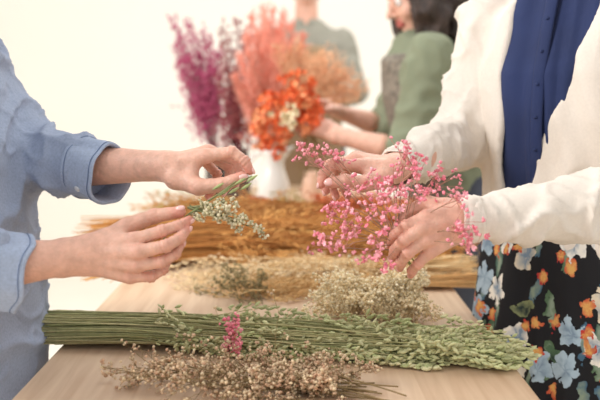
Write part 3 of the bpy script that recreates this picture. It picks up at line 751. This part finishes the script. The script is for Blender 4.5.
thing('pink_gypsophila_sprig','short pink gypsophila sprig lying across the oat bundle','flowers',P(226,352,1.2),tb,fb)
# --- cream statice mound under the hands
sp=[]
for i in range(24):
    a=P(rng.uniform(304,436),rng.uniform(266,310),rng.uniform(1.42,1.54)); sp.append((.20,1.55,.01,a[0],a[1],max(.015,(a[2]-TZ)*.85)))
for i in range(9):
    a=P(rng.uniform(390,440),rng.uniform(275,318),1.44); sp.append((.10,1.53,.01,a[0],a[1],max(.01,a[2]-TZ)))
lay('cream_statice_bunch','bunch of cream dried statice with tiny papery flowers','dried flowers',sp,(206,180,132),(255,244,214),(240,218,176),.0026,(.15,1.5,TZ),n=12,spread=.5,sub=4,clump=4,cs=.0045,bl=.32,fl='puf0',tr=.0005)
# --- grey green sprig
sp=[]
for i in range(8):
    a=P(rng.uniform(196,266),rng.uniform(262,300),rng.uniform(1.62,1.72)); sp.append((-.10+rng.uniform(-.03,.03),1.6,.004,a[0],a[1],max(.01,a[2]-TZ)))
lay('grey_green_sprig','grey green dried foliage sprig on the table','dried foliage',sp,(126,112,76),(164,152,108),(130,120,84),.0022,(-.1,1.66,TZ),n=9,spread=.6,sub=3,clump=2,cs=.005,bl=.45,fl='puf0',tr=.0007)
# --- grass heap behind
bundle('cream_grass_bundle','loose bundle of bleached cream grass','dried grass',(.30,1.88,TZ),(-.18,1.80,TZ),170,.04,.06,.04,(238,212,166),(216,178,124),ear=(.13,22,.012,.0030,(248,230,194),(230,202,156),.45),tie=.25,sr=.0011,length_var=.6,wild=.03,stray=.010)
bundle('straw_bundle','loose fan of pale straw stems on the table','dried grass',(.34,1.76,TZ),(-.10,1.68,TZ),120,.03,.045,.022,(228,190,132),(200,152,96),ear=(.10,12,.016,.0032,(234,202,148),(210,170,114),.35),tie=.3,sr=.0010,length_var=.7,wild=.03,stray=.008)
bundle('tan_grass_bundle','loose heap of golden tan dried wheat grass','dried grass',(-.38,2.02,TZ),(.27,2.06,TZ),420,.09,.12,.11,(216,158,88),(172,108,52),ear=(.16,18,.022,.0040,(222,170,100),(186,126,66),.42),tie=.3,tiew=.9,sr=.0012,length_var=.65,stray=.018,wild=.045)
bundle('rust_grass_bundle','bundle of rust orange dyed grass','dried grass',(-.10,2.42,TZ),(.27,2.30,TZ),300,.06,.10,.12,(202,112,60),(170,80,44),ear=(.15,18,.018,.005,(214,116,68),(188,88,52),.5),tie=.3,sr=.0012,length_var=.5,stray=.018,wild=.03)
bundle('brown_grass_bundle','bundle of golden brown dried grass','dried grass',(.12,2.34,TZ),(-.36,2.34,TZ),320,.07,.12,.11,(206,148,84),(160,102,50),ear=(.17,18,.022,.0042,(214,164,98),(172,116,62),.42),tie=.3,tiew=.8,sr=.0012,length_var=.55,stray=.018,wild=.04)
bundle('olive_grass_bundle','bundle of olive green dried grass near the vases','dried grass',(.20,2.78,TZ),(-.34,2.68,TZ),200,.08,.12,.055,(186,162,96),(148,130,70),ear=(.2,18,.022,.0045,(198,176,110),(158,140,78),.42),tie=.3,sr=.0014,length_var=.5,stray=.012,wild=.03)
tb=MB()
for k in range(26):
    a=A(-.28+rv(.03)[0],2.0+rv(.05)[1],TZ+.03); b=A(-.46+rv(.03)[0],1.84+rv(.05)[1],TZ+.006+abs(rv(.006)[2])); tb.tube(bez(a,(a+b)/2+A(0,0,.01),b,6),.0011,vary((220,166,104),1,.2)[0],4)
thing('loose_straw_stems','few loose straw stems overhanging the table edge','dried grass',(-.36,1.9,TZ),tb,None)
# ================================================================= VASES AND BACK FLOWERS
def lathe(prof,c,k=40):
    v=[];f=[]
    for r,z in prof:
        for i in range(k):
            a=i*2*math.pi/k; v.append((c[0]+r*math.cos(a),c[1]+r*math.sin(a),c[2]+z))
    for i in range(len(prof)-1):
        for j in range(k): f.append((i*k+j,i*k+(j+1)%k,(i+1)*k+(j+1)%k,(i+1)*k+j))
    return v,f
def vase(name,label,c,s,m,prof=None):
    prof=prof or [(0.001,0),(.9,0),(1,.05),(1,1.5),(.95,2.6),(.82,3.4),(.85,3.7),(.9,3.8),(.84,3.78),(.76,3.4),(.9,2.6),(.93,1.5),(.93,.1),(.001,.08)]
    v,f=lathe([(r*s,z*s) for r,z in prof],c); return addmesh(name,v,f,m,loc=c,label=label,cat='vase')
v1=A(-.335,3.35,TZ); v2=A(-.245,3.25,TZ)
vase('glass_vase','tall smoked glass vase holding magenta dried flowers',v1,.048,M['glass'])
vase('glass_vase','tall smoked glass vase holding burgundy dried flowers',v2,.052,M['glass'])
v3=A(.045,3.05,TZ)
vase('ceramic_jar','small peach ceramic jar on the table',v3,.036,M['peach'],[(.001,0),(.8,0),(1.05,.5),(1.1,1.6),(.9,2.8),(.75,3.2),(.8,3.5),(.7,3.45),(.65,3.1),(.8,2.6),(.9,1.6),(.001,.2)])
pc0=A(-.098,3.02,TZ); pit=empty('pitcher','white enamel pitcher with handle and spout standing on the table','pitcher',pc0)
pr=[(.001,0),(.048,0),(.054,.01),(.060,.05),(.058,.09),(.042,.135),(.035,.165),(.040,.195),(.047,.212),(.043,.210),(.031,.165),(.038,.13),(.052,.09),(.052,.05),(.041,.012),(.001,.01)]
v,f=lathe(pr,pc0); v=np.array(v)
for i in range(len(v)):
    z=v[i][2]-TZ
    if z>.16:
        a=math.atan2(v[i][1]-pc0[1],v[i][0]-pc0[0]); k=max(0,math.cos(a))**6*(z-.16)/.05; v[i][0]+=.032*k; v[i][2]+=.012*k
addmesh('body',v,f,M['white'],parent=pit)
hb_=MB(); t=np.linspace(0,1,14); hp=np.stack([pc0[0]-.036-.058*np.sin(t*math.pi)**.8,np.full(14,pc0[1]-.01),TZ+.205-.13*t],1); hb_.tube(hp,.0075,lin(240,236,228),8); hb_.obj('handle',M['white'],parent=pit)
def spikes(name,label,base,mouth,tips,c1,c2,scol,ns=60,sl=.02,sw=.01,lo=.35,wob=.02,op=.5,thin=False):
    tb,fb=MB(),MB()
    for t in tips:
        m=bez(base,mouth+(t-base)*.1,t,14); tb.tube(m,np.linspace(.002,.001,14),vary(scol,1,.2)[0],4)
        s=rng.uniform(lo,1,ns); i=(s*12.99).astype(int); fr=(s*13-i)[:,None]; C=m[i]+(m[i+1]-m[i])*fr; C=C+rng.normal(0,1,C.shape)*(wob*(1.1-s)[:,None]+.004)
        D=nrm(t-mouth)[None]+rng.normal(0,op,C.shape); sz=rng.uniform(.6,1.3,ns)
        fb.inst(*(THIN if thin else SEED),C,D,np.stack([sz*sw,sz*sw,sz*sl],1),vary(c1,ns,.12,c2))
    return thing(name,label,'dried flowers',base,tb,fb)
tips=[P(x,y,3.35+rng.uniform(-.1,.1)) for x,y in [(172,18),(180,30),(188,22),(196,35),(175,45),(203,28),(210,40),(185,50),(200,55),(178,62),(192,65),(212,60),(206,75),(186,80),(218,50)]]
spikes('magenta_flower_bunch','tall magenta dried limonium spikes in a glass vase',v1+A(0,0,.03),v1+A(0,0,.2),tips,(196,92,128),(168,72,106),(120,80,78),170,.016,.008,.48,.045)
tips=[P(x,y,3.25+rng.uniform(-.08,.08)) for x,y in [(222,24),(230,40),(238,20),(244,38),(226,60),(250,50),(236,70),(220,75),(248,30),(232,85),(244,80)]]
spikes('burgundy_flower_bunch','burgundy and brown dried flowers in a glass vase',v2+A(0,0,.03),v2+A(0,0,.2),tips,(136,60,76),(166,92,88),(96,62,54),170,.016,.008,.40,.045)
m0=pc0+A(0,0,.21)
tips=[P(x,y,3.0+rng.uniform(-.12,.1)) for x,y in [(262,6),(272,10),(252,16),(284,12),(246,34),(258,34),(292,24),(240,56),(275,40),(286,48),(236,78),(266,22),(250,54),(280,28),(242,92),(304,36)]]
spikes('salmon_pampas_bunch','fluffy salmon pink pampas plumes standing in the white pitcher',pc0+A(0,0,.02),m0,tips,(252,184,162),(244,158,138),(214,170,144),380,.026,.004,.52,.028,.5,True)
tb,fb=MB(),MB(); fbse=P(300,112,2.9)
for k in range(22):
    a=math.radians(15+k*4.5); t=fbse+A(math.cos(a),rng.normal(0,.08),math.sin(a))*rng.uniform(.14,.25)
    tb.tube(bez(fbse,(fbse+t)/2+rv(.006),t,6),.0012,vary((226,180,136),1,.1)[0],4)
    C=fbse+(t-fbse)*rng.uniform(.5,1,(110,1))+rng.normal(0,.012,(110,3)); fb.inst(*THIN,C,(t-fbse)/.3+rng.normal(0,.5,(110,3)),np.stack([np.full(110,.004),np.full(110,.003),np.full(110,.020)],1),vary((248,206,166),110,.08,(240,180,140)))
tb.tube(bez(pc0+A(.01,0,.03),m0+A(.01,0,0),fbse,8),.004,lin(200,160,120),6)
thing('peach_fan_flowers','fan of peach dyed grass plumes behind the orange bouquet','dried flowers',fbse,tb,fb)
# orange bouquet held
tb,fb=MB(),MB(); gp=P(306,120,2.56)
for k in range(120):
    a,b=rng.uniform(250,326),rng.uniform(76,160)
    e1=((a-294)/29)**2+((b-106)/28)**2; e2=((a-271)/19)**2+((b-132)/26)**2
    if min(e1,e2)>1: continue
    q=P(a,b,2.5+rng.uniform(-.08,.10)); n=10
    tb.tube(bez(gp,(gp+q)/2,q,5),.0013,lin(170,120,80),4)
    c=vary((238,128,70),n,.12,(226,100,58)) if rng.uniform()<.7 else vary((246,170,120),n,.1)
    fb.inst(*PET,q+rng.normal(0,.011,(n,3)),rng.normal(0,1,(n,3))+A(0,-1,.2),rng.uniform(.006,.012,n),c)
n=34; fb.inst(*PET,P(289,116,2.38)+rng.normal(0,.012,(n,3)),rng.normal(0,1,(n,3))+A(0,-1,.2),rng.uniform(.008,.014,n),vary((248,234,200),n,.06))
for k in range(12):
    e=P(rng.uniform(296,330),rng.uniform(165,178),2.56+rng.uniform(-.03,.03)); tb.tube(bez(gp,(gp+e)/2+rv(.004),e,6),.0018,vary((150,130,84),1,.2)[0],4)
thing('orange_flower_bouquet','bright orange dried flower bouquet with one cream bloom','flowers',gp,tb,fb)
# ================================================================= LIGHT + CAMERA
w=bpy.data.worlds.new('w'); bpy.context.scene.world=w; w.use_nodes=True
bg=w.node_tree.nodes['Background']; bg.inputs[0].default_value=(1,.99,.972,1); bg.inputs[1].default_value=.90
def area(n,loc,tgt,size,e,col):
    l=bpy.data.lights.new(n,'AREA'); l.size=size; l.energy=e; l.color=col; o=bpy.data.objects.new(n,l); o.location=loc
    o.rotation_euler=(Vector(tgt)-Vector(loc)).to_track_quat('-Z','Y').to_euler(); link(o)
area('window_light',(-2.3,.9,2.6),(0,1.6,.9),1.0,92,(1,.985,.965))
area('ceiling_light',(.6,3.4,2.9),(.1,3.2,.8),2.2,42,(1,.98,.94))
cam=bpy.data.cameras.new('cam'); co=bpy.data.objects.new('camera',cam); link(co)
co.location=(0,0,CZ); co.rotation_euler=(math.pi/2-TH,0,0); cam.sensor_width=36; cam.lens=F/600*36; cam.clip_start=.02
cam.dof.use_dof=True; cam.dof.focus_distance=1.27; cam.dof.aperture_fstop=3.2
bpy.context.scene.camera=co
bpy.context.scene.view_settings.view_transform='Standard'
